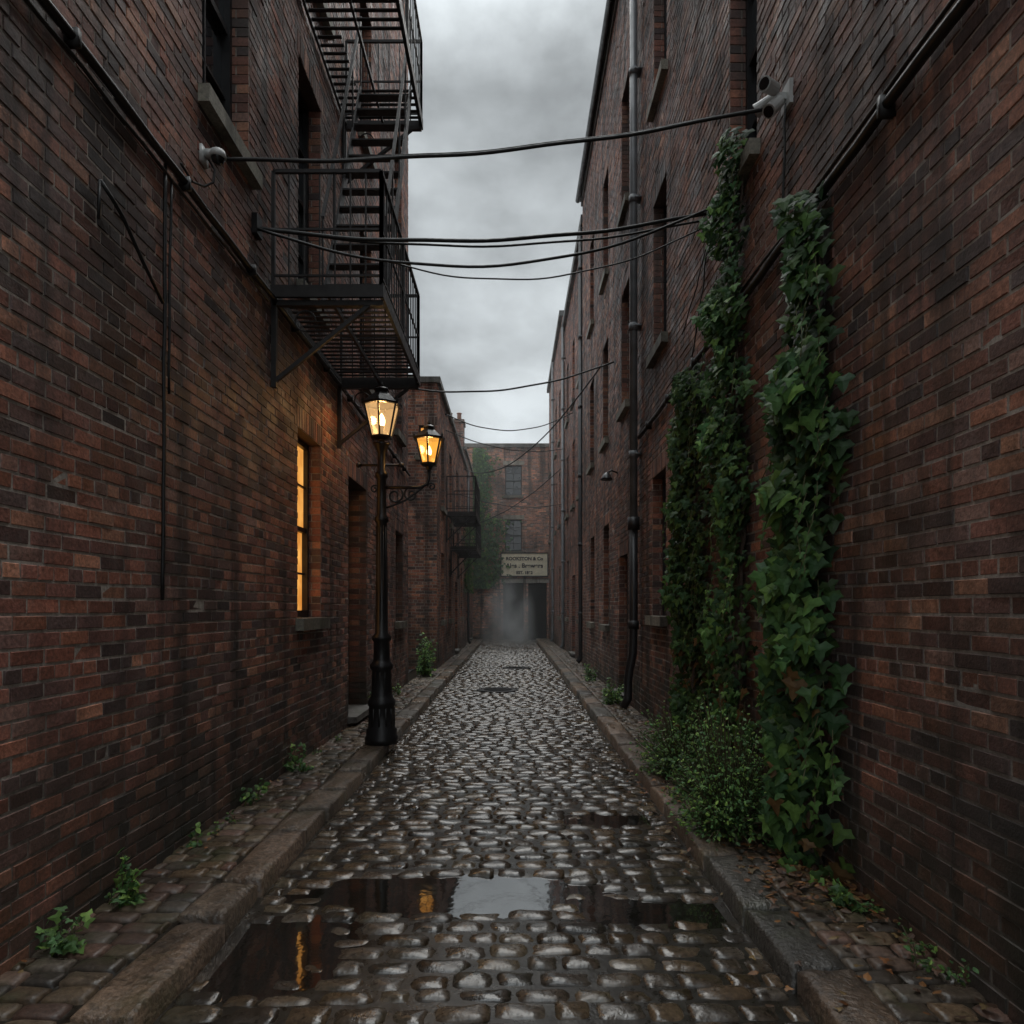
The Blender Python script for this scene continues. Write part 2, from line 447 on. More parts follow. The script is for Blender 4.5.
# ---- right buildings
def row(us, z0, z1, w=.8, kind='win'): return [win(u, u+w, z0, z1, kind) for u in us]
def rtint(u, z):
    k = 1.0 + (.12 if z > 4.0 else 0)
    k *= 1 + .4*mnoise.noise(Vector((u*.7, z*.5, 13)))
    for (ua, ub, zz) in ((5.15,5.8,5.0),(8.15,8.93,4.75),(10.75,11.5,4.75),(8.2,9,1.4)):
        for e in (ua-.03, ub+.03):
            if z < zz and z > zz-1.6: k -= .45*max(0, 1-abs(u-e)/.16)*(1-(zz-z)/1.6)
    return (k*.95, k*1.06, k*1.12) if z > 4 else (k, k*1.02, k*1.03)  # bricks above the conduit lightened and greyed: sky sheen put into their colour
B4 = empty('brick_building')
W = Wall((RX,0,0),(0,1,0),(0-1,0,0))
ops = [win(5.15,5.8,5.1,7.3)] + row([8.15,10.75,13.1,15.4], 4.85, 6.85, .78) + row([5.2,8.15,10.75,13.1,15.4], 8.1, 10.1, .75) \
    + [win(8.2,9.0,1.5,3.3), win(10.9,11.8,.15,2.5,'door'), win(13.0,13.8,1.3,3.2), win(15.3,16.1,1.3,3.2)]
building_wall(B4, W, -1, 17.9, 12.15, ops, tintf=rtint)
mb = MB(); W.box(mb, -1.1, 17.95, 12.15, 12.27, -.4, .04, (.12,.115,.11)); W.box(mb, -1.1, 17.95, 12.27, 12.4, -.4, .07, (.07,.07,.07)); mb.obj('cornice', M_sill, B4)
mb = MB(); mb.box(RX+.4, 8, -1, 17.88, 0, 12.1, BW); mb.obj('back_walls', M_mortar, B4)
mb = MB(); mb.tube([(RX-.12,-1,12.3),(RX-.12,17.95,12.3)], .065, 10); mb.obj('gutter', M_pipeD, B4, True)
B5 = empty('brick_building')
X5 = 1.93
W = Wall((X5,0,0),(0,1,0),(-1,0,0))
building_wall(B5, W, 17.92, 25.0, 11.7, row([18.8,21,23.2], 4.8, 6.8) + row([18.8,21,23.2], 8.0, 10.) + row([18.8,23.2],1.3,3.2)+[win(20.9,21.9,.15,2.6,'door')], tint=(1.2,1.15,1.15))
mb = MB(); W.box(mb, 17.96, 25, 11.7, 11.95, -.4, .12, (.09,.09,.09)); mb.obj('cornice', M_sill, B5)
mb = MB(); mb.box(X5+.4, 8, 17.92, 25, 0, 11.65, BW); mb.obj('back_walls', M_mortar, B5)
B6 = empty('brick_building')
W = Wall((RX,0,0),(0,1,0),(-1,0,0))
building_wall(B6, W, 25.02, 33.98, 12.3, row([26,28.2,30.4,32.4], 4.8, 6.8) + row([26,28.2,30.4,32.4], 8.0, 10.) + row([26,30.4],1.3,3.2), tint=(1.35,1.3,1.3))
Wf = Wall((RX,25.02,0),(1,0,0),(0,-1,0)); building_wall(B6, Wf, 0, 2, 12.3, [], z0=11.25)
mb = MB(); W.box(mb, 25, 34, 12.3, 12.5, -.4, .12, (.09,.09,.09)); mb.obj('cornice', M_sill, B6)
mb = MB(); mb.box(RX+.4, 8, 25.3, 34, 0, 12.25, BW); mb.obj('back_walls', M_mortar, B6)

# ---- end building
B7 = empty('brick_warehouse')
W = Wall((0,34,0),(1,0,0),(0,-1,0))
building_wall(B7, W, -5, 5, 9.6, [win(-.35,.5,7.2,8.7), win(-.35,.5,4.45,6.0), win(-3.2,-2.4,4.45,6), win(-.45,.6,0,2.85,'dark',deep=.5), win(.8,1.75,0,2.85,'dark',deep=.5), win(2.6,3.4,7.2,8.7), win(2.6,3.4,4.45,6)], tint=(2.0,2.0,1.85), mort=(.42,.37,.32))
mb = MB(); mb.box(-5, 5, 33.92, 34.3, 9.6, 9.78, (.2,.19,.17)); mb.box(-.55,.68,33.93,33.985,2.85,3.05,(.4,.38,.33)); mb.box(.7,1.85,33.93,33.985,2.85,3.05,(.4,.38,.33))
for z in (8.72, 6.02): mb.box(-.45,.6,33.94,33.988,z,z+.2,(.4,.36,.3))
mb.obj('coping', M_sill, B7)
mb = MB(); mb.box(-5, 5, 34.7, 42, 0, 9.5, BW); mb.obj('back_walls', M_mortar, B7)

# sign
S = MB(); S.box(-.52, 1.75, 33.86, 33.91, 3.2, 4.3); sign = S.obj('shop_sign', M_sign)
S = MB()
for (a,b2,c,d) in ((-.57,1.8,3.15,3.2),(-.57,1.8,4.3,4.35)): S.box(a,b2,33.84,33.92,c,d)
for (a,b2) in ((-.57,-.52),(1.75,1.8)): S.box(a,b2,33.84,33.92,3.2,4.3)
S.obj('sign_frame', M_text, sign)
for (txt, z, sz) in (('ROOKSTON & Co', 3.97, .23), ('Ales . Brewers', 3.60, .31), ('EST. 1862', 3.29, .2)):
    cu = bpy.data.curves.new('sign_text', 'FONT'); cu.body = txt; cu.size = sz; cu.align_x = 'CENTER'; cu.extrude = .004; cu.offset = .008
    cu.materials.append(M_text)
    o = bpy.data.objects.new('sign_text', cu); COL.objects.link(o); o.location = (.615, 33.85, z); o.rotation_euler = (math.radians(90),0,0); o.parent = sign

# ------------------------------------------------------------ ground
me = MB(); me.add([(-200,-200,-.12),(200,-200,-.12),(200,300,-.12),(-200,300,-.12)], [(0,1,2,3)]); me.obj('ground', M_ground)
PUD = [(-.36,3.87,.80,.22,.042),(-1.12,3.22,.34,.34,.036),(.72,3.62,.42,.15,.032),(.75,5.2,.3,.14,.026)]
def pmask(x, y):
    m_ = 0
    wx = mnoise.noise(Vector((x*2.2, y*2.2, 3)))*.28 + mnoise.noise(Vector((x*7, y*7, 5)))*.18
    for cx, cy, rx, ry, dp in PUD:
        r = math.sqrt(((x-cx)/rx)**2 + ((y-cy)/ry)**2) + wx
        t = max(0, min(1, (1.45-r)/.9)); t = t*t*(3-2*t)
        m_ = max(m_, t*dp)
    return m_
def rh(x, y): return -pmask(x, y) + .007*mnoise.noise(Vector((x*1.2, y*1.2, 0)))
KL = -1.39; KR = 1.175
# bed
nx = 90; ys = [(.5 + i*.035) for i in range(170)] + [6.5+ i*1.0 for i in range(29)]
vs = []; fs = []
for y in ys:
    for i in range(nx+1):
        x = KL-.1 + (KR-KL+.2)*i/nx
        vs.append((x, y, rh(x, y)-.0155+.003*mnoise.noise(Vector((x*13,y*13,2)))))
for j in range(len(ys)-1):
    for i in range(nx):
        a = j*(nx+1)+i; fs.append((a, a+1, a+nx+2, a+nx+1))
bed = MB(); bed.add(vs, fs); 
def stone(mb, cx, cy, w, l, zf, relief, skirt, nx, ny, col, pw=4, tilt=.03, wobble=.006, cr=.07, lump=.0022):
    ts = [-1 + 2*i/(nx-1) for i in range(nx)]; tt = [-1 + 2*i/(ny-1) for i in range(ny)]
    ts = [math.copysign(abs(t)**.7, t) for t in ts]; tt = [math.copysign(abs(t)**.7, t) for t in tt]
    vs = []; tx = random.gauss(0,tilt); ty = random.gauss(0,tilt); dz = U(-.005,.005)
    ss = U(0,50); s2 = U(0,50)
    jx = [U(-wobble,wobble) for _ in range(4)]
    W_ = nx+2
    for j in range(-1, ny+1):
        for i in range(-1, nx+1):
            s_ = ts[min(max(i,0),nx-1)]; t_ = tt[min(max(j,0),ny-1)]
            sx = s_*(1 - cr*abs(t_)**5); sy = t_*(1 - cr*w/l*abs(s_)**5)
            x = cx + sx*w/2 + (jx[0] if s_<0 else jx[1])*abs(s_); y = cy + sy*l/2 + (jx[2] if t_<0 else jx[3])*abs(t_)*(.5+.5*s_)
            z = zf + dz + tx*s_*w/2 + ty*t_*l/2 - relief*max(abs(s_)**pw, abs(t_)**pw)*.8 - relief*.2*(s_*s_+t_*t_)*.5
            z += lump*math.sin(ss + s_*3.1 + t_*2.3) + lump*.6*math.sin(s2 + s_*5.1 - t_*3.9)
            if i < 0 or j < 0 or i >= nx or j >= ny:
                z = zf - skirt
            vs.append((x, y, z))
    fs = []
    for j in range(ny+1):
        for i in range(W_-1):
            a = j*W_+i; fs.append((a, a+1, a+W_+1, a+W_))
    mb.add(vs, fs, col)
CP = [(.095,.068,.046),(.075,.056,.041),(.11,.076,.048),(.055,.044,.035),(.10,.066,.040),(.078,.062,.048),(.125,.094,.062)]
MH = [(-.28,13.4,.36),(.1,18.3,.34)]
rd = MB()
y = .8; k = 0
while y < 33.9:
    l = U(.103,.137); x = KL + .005 - U(0,.12)
    ph = U(0,6)
    far = y > 12
    while x < KR - .03:
        w = U(.125,.25)
        x0 = max(x, KL+.004); x1 = min(x+w, KR-.004)
        x += w + U(.008,.016)
        if x1 - x0 < .05: continue
        cx = (x0+x1)/2; cy = y + l/2 + .02*math.sin(cx*1.7 + y*.25) + .012*math.sin(cx*5+ph)
        if any((cx-a)**2 + (cy-b2)**2 < (r+.07)**2 for a, b2, r in MH): continue
        c = random.choice(CP); kk = U(.35,1.0)
        stone(rd, cx, cy, x1-x0, l-U(.006,.016), rh(cx, cy), .021, .036, 5 if far else 9, 4 if far else 8, tuple(q*kk for q in c), pw=3.6, tilt=.05, cr=.10, lump=.0028)
    y += l; k += 1
road = rd.obj('road', M_cobble, None, True)
bo = bed.obj('road_bed', M_bed, road, True)
# water
wa = MB()
st = .03
for i in range(int((KR-KL)/st)+1):
    for j in range(int(3.0/st)):
        X = KL+.002 + i*st; Y = 2.6 + j*st
        if X+st > KR: continue
        if max(pmask(X, Y), pmask(X+st, Y), pmask(X+st, Y+st), pmask(X, Y+st)) > .0008:
            wa.add([(X,Y,-.0205),(X+st,Y,-.0205),(X+st,Y+st,-.0205),(X,Y+st,-.0205)], [(0,1,2,3)])
wa.obj('puddle', M_water)
# manholes
for (a, b2, r) in MH:
    mb = MB(); mb.lathe(a, b2, [(r+.05,-.03),(r+.05,.004),(r+.015,.006),(r+.01,-.004),(r,-.004),(r-.005,.004),(r*.8,.005),(r*.78,0),(r*.5,0),(r*.48,.005),(r*.1,.005),(0,.005)], 32)
    for i in range(-5,6):
        h = math.sqrt(max(0,(r*.76)**2-(i*.055)**2))
        mb.box(a-h, a+h, b2+i*.055-.008, b2+i*.055+.008, .0, .009)
    mb.obj('manhole_cover', M_pipeD)
# kerbs and pavements
KW = .25
KC = [(.13,.092,.064),(.105,.085,.066),(.16,.105,.07),(.085,.075,.063),(.12,.08,.055)]
for (xa, xb, side) in ((KL-KW, KL, -1), (KR, KR+KW, 1)):
    mb = MB(); y = .5
    while y < 33.8:
        l = U(.42,.85); c = random.choice(KC); kk = U(.6,1.2)
        stone(mb, (xa+xb)/2 + U(-.010,.010), y+l/2, KW-.006, l-.020, .10+U(-.006,.006), .022, .2, 12, 24, tuple(q*kk for q in c), pw=8, tilt=.018, cr=.025, wobble=.008, lump=.004)
        y += l
    mb.obj('kerb', M_kerb, None, True)
for (xa, xb) in ((-2.12, KL-KW), (KR+KW, 1.95)):
    mb = MB(); y = .5; 
    while y < 33.9:
        l = U(.10,.13); x = xa - U(0,.12)
        while x < xb:
            w = U(.15,.22); x0 = max(x, xa); x1 = min(x+w-.009, xb-.004)
            x += w
            if x1-x0 < .03: continue
            cx = (x0+x1)/2
            c = random.choice(CP + [(.12,.07,.052),(.105,.068,.05)]); kk = U(.6,1.35)
            stone(mb, cx, y+l/2, x1-x0, l-.009, .088+.010*mnoise.noise(Vector((cx*2,y*2,9))), .012, .04, 6, 6, tuple(q*kk for q in c), pw=6, tilt=.04, cr=.06, wobble=.004)
        y += l
    pv = mb.obj('pavement', M_paver, None, True)
    b_ = MB(); b_.box(xa-.3 if xa < 0 else xa-.02, xb+.02 if xa < 0 else xb+.1, .3, 33.99, -.1, .068); b_.obj('pavement_bed', M_bed, pv)
mb = MB(); mb.box(-6, -2.43, 13.82, 16.98, -.1, .08); mb.obj('yard_ground', M_ground)

# ------------------------------------------------------------ fire escapes
def fire_escape(wx, y0, y1, z, depth, stair=None, rail=1.0, name='fire_escape', upper=None, st=.125):
    par = empty(name); mb = MB()
    def plat(z, y0, y1, hatch=None):
        x0, x1 = wx+.02, wx+depth
        for x in (x0+.02, (x0+x1)/2, x1-.02):
            mb.box(x-.012, x+.012, y0, y1, z-.06, z-.012)
        mb.box(x0, x1, y0-.021, y0+.009, z-.09, z+.012); mb.box(x0, x1, y1-.009, y1+.021, z-.09, z+.012)
        mb.box(x1, x1+.012, y0-.02, y1+.02, z-.09, z+.03)
        y = y0 + .06
        while y < y1-.04:
            if not (hatch and hatch[2] < y < hatch[3]):
                mb.box(x0, x1-.002, y-.02, y+.02, z-.009, z)
            else:
                mb.box(x0, hatch[0], y-.02, y+.02, z-.009, z); mb.box(hatch[1], x1-.002, y-.02, y+.02, z-.009, z)
            y += .108
    def rails(z, y0, y1):
        x1 = wx+depth-.01
        def run(p, q):
            p = Vector(p); q = Vector(q); ln = (q-p).length
            for h, t in ((rail,.03),(rail*.5,.018),(.1,.018)):
                mb.beam(p+Vector((0,0,h)), q+Vector((0,0,h)), t, t)
            n = max(2, int(ln/st))
            for i in range(n+1):
                a = p.lerp(q, i/n); t = .03 if i in (0, n) or (n > 12 and i == n//2) else .012
                mb.beam(a+Vector((0,0,-.02)), a+Vector((0,0,rail)), t, t)
        run((wx+.04,y0,z),(x1,y0,z)); run((x1,y0,z),(x1,y1,z)); run((wx+.04,y1,z),(x1,y1,z))
    def brack(z, y):
        x1 = wx+depth
        mb.beam((wx+.03,y,z-.1),(wx+.03,y,z-.85),.045,.045)
        mb.beam((wx+.03,y,z-.12),(x1,y,z-.12),.045,.045)
        mb.beam((wx+.03,y,z-.8),(x1-.12,y,z-.13),.035,.035)
        pts = []
        for i in range(13):
            t = i/12*1.5*math.pi; pts.append((wx+.30+.09*math.cos(t), y, z-.27+.09*math.sin(t)))
        mb.tube(pts, .008, 5)
    plat(z, y0, y1); rails(z, y0, y1)
    for y in (y0+.05, y1-.05): brack(z, y)
    if upper:
        zu, u0, u1 = upper
        plat(zu, u0, u1, (stair[0]-.04, stair[1]+.04, stair[3]-.75, stair[3]+.02)); rails(zu, u0, u1)
        brack(zu, u1-.05)
    if stair:
        xa, xb, sy0, sy1, sz0, sz1 = stair
        for x in (xa, xb):
            mb.beam((x,sy0,sz0),(x,sy1,sz1),.02,.10)
            mb.beam((x,sy0,sz0+.85),(x,sy1,sz1+.85),.028,.028)
            for t in (0,.25,.5,.75,1.0):
                py = sy0+(sy1-sy0)*t; pz = sz0+(sz1-sz0)*t
                mb.beam((x,py,pz),(x,py,pz+.85),.016,.016)
        n = 12
        for i in range(1, n+1):
            t = i/(n+.5); py = sy0+(sy1-sy0)*t; pz = sz0+(sz1-sz0)*t
            mb.box(xa, xb, py-.055, py+.055, pz-.008, pz+.008)
    mb.obj('ironwork', M_rust, par)
fire_escape(LX, 5.9, 8.25, 4.37, .98, stair=(-1.76,-1.18,6.35,7.95,4.38,7.62), upper=(7.65,6.2,8.5))
fire_escape(X2, 19.2, 21.6, 4.3, .85, st=.16)
fire_escape(X2, 20.6, 23.4, 3.45, .8, st=.16)

# ------------------------------------------------------------ street lamp
SL = empty('street_lamp'); lx, ly = -1.46, 7.65
mb = MB()
mb.lathe(lx, ly, [(0,.09),(.185,.09),(.185,.16),(.17,.18),(.17,.24),(.15,.27),(.14,.5),(.155,.52),(.155,.56),(.13,.6),(.115,.64),(.108,.9),(.13,.93),(.13,.97),(.1,1.0),
    (.092,1.03),(.088,1.22),(.11,1.25),(.11,1.28),(.072,1.32),(.065,1.8),(.06,2.55),(.08,2.57),(.08,2.61),(.056,2.64),(.05,3.05),(.072,3.07),(.072,3.11),(.048,3.14),(.045,3.34),(.065,3.37),(.08,3.42),(.105,3.44),(0,3.44)], 24)
for i in range(12):
    t = 2*math.pi*i/12
    c_, s_ = math.cos(t), math.sin(t)
    mb.tube([(lx+.102*c_, ly+.102*s_, .66),(lx+.097*c_, ly+.097*s_, .89)], .014, 5)
    mb.tube([(lx+.137*c_, ly+.137*s_, .29),(lx+.132*c_, ly+.132*s_, .49)], .016, 5)
    mb.tube([(lx+.064*c_, ly+.064*s_, 1.36),(lx+.055*c_, ly+.055*s_, 2.52)], .008, 5)
mb.tube([(lx-.26,ly,3.2),(lx+.22,ly,3.2)], .014, 8)
for sx in (-.26,.22): mb.lathe(lx+sx, ly, [(0,3.17),(.025,3.182),(.03,3.2),(.025,3.218),(0,3.23)], 8)
l2x = lx + .53
mb.tube([(lx,ly,2.95),(l2x-.1,ly,2.95),(l2x-.02,ly,2.99),(l2x,ly,3.06),(l2x,ly,3.17)], .019, 8)
def scroll(cx, cz, r, a0, a1, n=22, shrink=.75):
    pts = []
    for i in range(n+1):
        t = i/n; a = a0+(a1-a0)*t; rr = r*(1-shrink*t)
        pts.append((cx+rr*math.cos(a), ly, cz+rr*math.sin(a)))
    return pts
mb.tube(scroll(lx+.15, 2.86, .1, math.pi*.5, -math.pi*2.2), .012, 6)
mb.tube(scroll(lx+.33, 2.87, .085, math.pi*.5, math.pi*3.1), .011, 6)
mb.tube([(lx+.04,ly,2.72),(lx+.12,ly,2.745),(lx+.26,ly,2.80),(lx+.40,ly,2.90),(l2x-.06,ly,2.96)], .012, 6)
mb.tube(scroll(lx-.08, 2.93, .05, 0, math.pi*2.6), .010, 6)
mb.tube(scroll(l2x+.03, 2.96, .045, math.pi, -math.pi*1.6), .010, 6)
mb.obj('post', M_iron, SL, True)
def lantern(cx, cy, z, rb, rt, h, glassmat, power):
    f = MB(); g = MB(); n = 6; rot = math.pi/6
    f.lathe(cx, cy, [(0,z-.05),(.03,z-.05),(.045,z-.02),(rb+.012,z),(rb+.012,z+.022),(rb-.02,z+.022)], n, rot)
    g.lathe(cx, cy, [(rb-.003,z+.02),(rt-.003,z+h)], n, rot)
    for k in range(n):
        t = rot+2*math.pi*k/n
        f.beam((cx+rb*math.cos(t),cy+rb*math.sin(t),z+.01),(cx+rt*math.cos(t),cy+rt*math.sin(t),z+h),.018,.018)
    H = h*.72
    f.lathe(cx, cy, [(rt-.01,z+h-.012),(rt+.03,z+h-.012),(rt+.035,z+h+.012),(rt+.005,z+h+.02),(rt*.62,z+h+H*.38),(rt*.36,z+h+H*.52),(rt*.36,z+h+H*.58),(rt*.46,z+h+H*.6),(rt*.46,z+h+H*.66),
        (rt*.2,z+h+H*.76),(rt*.09,z+h+H*.8),(rt*.13,z+h+H*.86),(rt*.09,z+h+H*.92),(0,z+h+H*1.06)], n, rot)
    for k in range(n):
        t = rot+2*math.pi*k/n
        f.lathe(cx+(rt+.025)*math.cos(t), cy+(rt+.025)*math.sin(t), [(.008,z+h),(.014,z+h+.03),(0,z+h+.06)], 6)
    f.obj('lantern_frame', M_iron, SL); g.obj('lantern_glass', glassmat, SL)
    b_ = MB(); q = .038 if rb > .1 else .03
    zc = z+h*.5
    b_.lathe(cx, cy, [(0,zc-q*1.5),(q*.7,zc-q*1.2),(q,zc-q*.3),(q,zc+q*.5),(q*.7,zc+q*1.4),(q*.3,zc+q*2.2),(0,zc+q*2.5)], 12)
    b_.obj('bulb', M_bulb, SL, True)
    f2 = MB(); f2.lathe(cx, cy, [(.018,z),(.018,z+h*.3),(.028,z+h*.32),(.028,zc-q*1.2),(0,zc-q*1.2)], 8); f2.obj('bulb_holder', M_iron, SL)
    ld = bpy.data.lights.new('lantern_light', 'POINT'); ld.energy = power; ld.color = (1,.55,.22); ld.shadow_soft_size = .05
    lo = bpy.data.objects.new('lantern_light', ld); COL.objects.link(lo); lo.location = (cx, cy, zc+q*2.5+.06); lo.parent = SL
lantern(lx, ly, 3.5, .115, .2, .37, M_lg1, 17)
lantern(l2x, ly, 3.2, .085, .155, .29, M_lg2, 14)

# ------------------------------------------------------------ pipes
def drainpipe(wx, sg, u, r, z1, mat, shoe=True, z0=.25):
    mb = MB(); x = wx + sg*(r+.05)
    pts = [(x,u,z1),(x,u,z0+.15)]
    if shoe: pts += [(x,u,z0+.05),(x+sg*.03,u,z0-.03),(x+sg*.09,u,z0-.08)]
    mb.tube(pts, r, 14)
    z = z0+1.2
    while z < z1:
        mb.lathe(x, u, [(r,z-.05),(r+.014,z-.05),(r+.014,z+.05),(r,z+.05)], 14)
        mb.box(min(wx,x), max(wx,x), u-r-.03, u+r+.03, z-.012, z+.012)
        z += 1.83
    return mb.obj('drainpipe', mat, None, True)
DU = 9.8
p1 = drainpipe(RX, -1, DU, .055, 12.25, M_pipe, shoe=False, z0=2.6)
mb = MB(); x = RX-.105
mb.tube([(x,DU,2.85),(x,DU,1.3),(x-.01,DU,.95),(x-.06,DU,.7),(x-.08,DU,.55),(x-.08,DU,.3),(x-.15,DU,.17)], .06, 14)
mb.tube([(x,DU,2.72),(x,DU,2.9)], .085, 14); mb.tube([(x,DU,1.3),(x,DU,1.42)], .078, 14)
mb.obj('lower_section', M_pipeD, p1, True)
drainpipe(X5, -1, 18.1, .06, 11.7, M_pipeD)
drainpipe(X5, -1, 24.6, .05, 11.7, M_pipe)
drainpipe(RX, -1, 29.5, .05, 12.2, M_pipe)
drainpipe(X2, 1, 27.7, .05, 7.2, M_pipeD)
def wobble(p, q, n, amp):
    p = Vector(p); q = Vector(q); out = []
    for i in range(n+1):
        t = i/n; v = p.lerp(q, t)
        v += Vector((0, U(-amp,amp), U(-amp,amp))); out.append(v)
    return out
mb = MB(); mb.tube(wobble((LX+.045,.2,4.27),(LX+.045,13.7,4.27),40,.008), .024, 8)
mb.tube(wobble((LX+.035,.2,4.19),(LX+.035,5.8,4.2),20,.012), .011, 6)
for y in np.arange(1, 13.6, 1.1): mb.box(LX, LX+.075, y-.015, y+.015, 4.23, 4.31)
mb.tube(wobble((LX+.03,4.08,4.25),(LX+.03,4.05,1.65),16,.006), .011, 6)
mb.tube(wobble((LX+.03,4.15,4.2),(LX+.03,4.12,2.9),9,.008), .008, 6)
mb.tube([(LX+.03,3.43,3.75),(LX+.05,3.5,3.70),(LX+.05,3.6,3.66),(LX+.05,3.8,3.52),(LX+.04,4.03,3.40)], .011, 6)
mb.tube([(LX+.03,3.43,3.75),(LX+.03,3.42,3.55)], .008, 6)
mb.obj('wall_conduit', M_rubber, None, True)
mb = MB(); mb.tube(wobble((RX-.045,.2,4.02),(RX-.045,9.7,4.02),34,.008), .027, 8)
mb.tube(wobble((RX-.04,.2,4.1),(RX-.04,5.4,4.09),20,.012), .011, 6)
for y in np.arange(1, 9.7, 1.15): mb.box(RX-.08, RX, y-.015, y+.015, 3.97, 4.07)
mb.tube(wobble((RX-.03,4.55,4.95),(RX-.03,4.6,4.05),8,.01), .008, 6)
mb.tube(wobble((RX-.03,6.2,5.15),(RX-.03,6.9,4.1),9,.03), .007, 6)
mb.tube(wobble((RX-.03,6.3,5.0),(RX-.03,7.3,4.5),9,.03), .006, 6)
mb.tube(wobble((RX-.03,6.1,5.3),(RX-.03,7.6,5.35),9,.02), .006, 6)
mb.obj('wall_conduit', M_rubber, None, True)

# ------------------------------------------------------------ cables
def cable(strands, name='overhead_cable'):
    mb = MB()
    for (p, q, sag, r) in strands:
        p = Vector(p); q = Vector(q); pts = []
        for i in range(33):
            t = i/32; v = p.lerp(q, t); v.z -= 4*sag*t*(1-t); v.z += .006*math.sin(t*23); pts.append(v)
        mb.tube(pts, r, 6)
    mb.obj(name, M_rubber, None, True)
cable([((LX+.1,4.66,4.66),(RX-.12,4.6,4.97),.12,.012), ((LX+.1,4.66,4.67),(RX-.12,4.6,4.98),.115,.005)])
cable([((LX+.03,5.55,4.68),(RX-.03,6.15,5.17),.17,.016), ((LX+.03,5.6,4.72),(RX-.03,6.2,5.14),.2,.010), ((LX+.03,5.5,4.66),(RX-.03,6.1,5.2),.42,.012),
       ((-1.16,5.9,4.62),(RX-.03,6.2,5.1),.33,.007)])
cable([((LX+.03,12,5.5),(RX-.03,12.2,6.0),.28,.016)])
cable([((X2,19,7.0),(RX,21,7.6),.5,.016), ((X2,19.2,6.6),(RX,24,7.2),.3,.014)])
cable([((X2,26.5,7.0),(RX,14,6.6),.9,.016)])
cable([((X3,30,5.2),(RX,26,6.9),.35,.018), ((X2,24,5.6),(RX,25,5.4),.25,.014)])
mb = MB()
for p in ((LX+.02,5.55,4.7),(RX-.02,6.15,5.17)):
    mb.box(p[0]-.03,p[0]+.03,p[1]-.06,p[1]+.06,p[2]-.08,p[2]+.08)
mb.obj('cable_anchor', M_iron)

# ------------------------------------------------------------ security cameras
SC = empty('security_camera')
mb = MB(); y0, z0 = 4.62, 4.66
mb.box(LX, LX+.025, y0-.05, y0+.05, z0-.06, z0+.05); mb.box(LX+.025, LX+.08, y0-.028, y0+.028, z0-.015, z0+.03)
q = .62
mb.lathe(LX+.11, y0, [(0,z0+.075*q),(.04*q,z0+.07*q),(.075*q,z0+.045*q),(.088*q,z0+.01*q),(.088*q,z0-.02*q),(.075*q,z0-.03*q)], 18)
mb.obj('housing', M_white, SC, True)
mb = MB(); mb.lathe(LX+.11, y0, [(.07*q,z0-.03*q),(.062*q,z0-.065*q),(.035*q,z0-.09*q),(0,z0-.1*q)], 16); mb.obj('lens_dome', M_black, SC, True)
mb = MB(); mb.tube([(LX+.05,y0,z0-.03),(LX+.09,y0,z0-.10),(LX+.08,y0,z0-.18),(LX+.04,y0-.05,z0-.24),(LX+.03,y0-.2,z0-.30),(LX+.03,y0-.35,z0-.28)], .008, 6); mb.obj('lead', M_rubber, SC, True)
SC = empty('security_camera')
mb = MB(); y0, z0 = 4.55, 5.0
mb.box(RX-.03, RX, y0-.07, y0+.07, z0-.08, z0+.08); mb.box(RX-.1, RX-.03, y0-.022, y0+.022, z0-.022, z0+.022)
def head(c, d):
    c = Vector(c); d = Vector(d).normalized()
    mb.tube([c-d*.075, c-d*.06, c+d*.05, c+d*.075], [.02,.04,.044,.046], 14)
HD = (((RX-.15,y0-.05,z0+.035), (-.7,-.6,-.2)), ((RX-.12,y0+.1,z0+.03), (-.7,.4,-.3)), ((RX-.11,y0-.02,z0-.07), (-.6,-.3,-.7)))
for c, d in HD: head(c, d)
mb.obj('housing', M_white, SC, False)
mb = MB()
for c, d in HD:
    c = Vector(c); d = Vector(d).normalized(); mb.tube([c+d*.072, c+d*.078], .036, 12)
mb.obj('lens', M_black, SC)
WL = empty('wall_lamp'); mb = MB()
mb.tube([(RX,11.9,3.95),(RX-.12,11.9,4.0),(RX-.2,11.9,3.95)], .015, 8)
mb.lathe(RX-.2, 11.9, [(0,3.97),(.04,3.95),(.10,3.86),(.11,3.83),(.09,3.83),(0,3.86)], 14); mb.obj('shade', M_iron, WL, True)

# ------------------------------------------------------------ foliage
IVY = [(a, (b2-.2)*.86) for a, b2 in [(0,-.02),(.26,-.22),(.40,-.06),(.60,.06),(.36,.26),(.24,.36),(.17,.66),(0,1.0),(-.17,.66),(-.24,.36),(-.36,.26),(-.60,.06),(-.40,-.06),(-.26,-.22)]]
SIMPLE = [(0,-.1),(.28,.15),(.3,.5),(0,1.0),(-.3,.5),(-.28,.15)]
def leaf(mb, c, nrm, down, size, col, shape=IVY):
    nrm = Vector(nrm).normalized(); d = Vector(down); d = (d - nrm*d.dot(nrm)).normalized(); s = nrm.cross(d)
    c = Vector(c); fold = U(.0,.22); curl = U(-.1,.3)
    vs = [tuple(c + d*size*.1 + nrm*size*.04)]
    for (a, b2) in shape:
        vs.append(tuple(c + s*a*size + d*b2*size - nrm*size*(fold*abs(a) + curl*max(0,b2)**2*.5)))
    n = len(shape)
    mb.add(vs, [(0, 1+i, 1+(i+1) % n) for i in range(n)], col)
GR = [(.060,.130,.036),(.045,.105,.032),(.080,.160,.042),(.11,.20,.045),(.034,.08,.028),(.05,.12,.045)]
def gcol(k=1.0, warm=0):
    c = random.choice(GR); q = U(.6,1.35)*k
    return (c[0]*q*(1+warm), c[1]*q, c[2]*q)
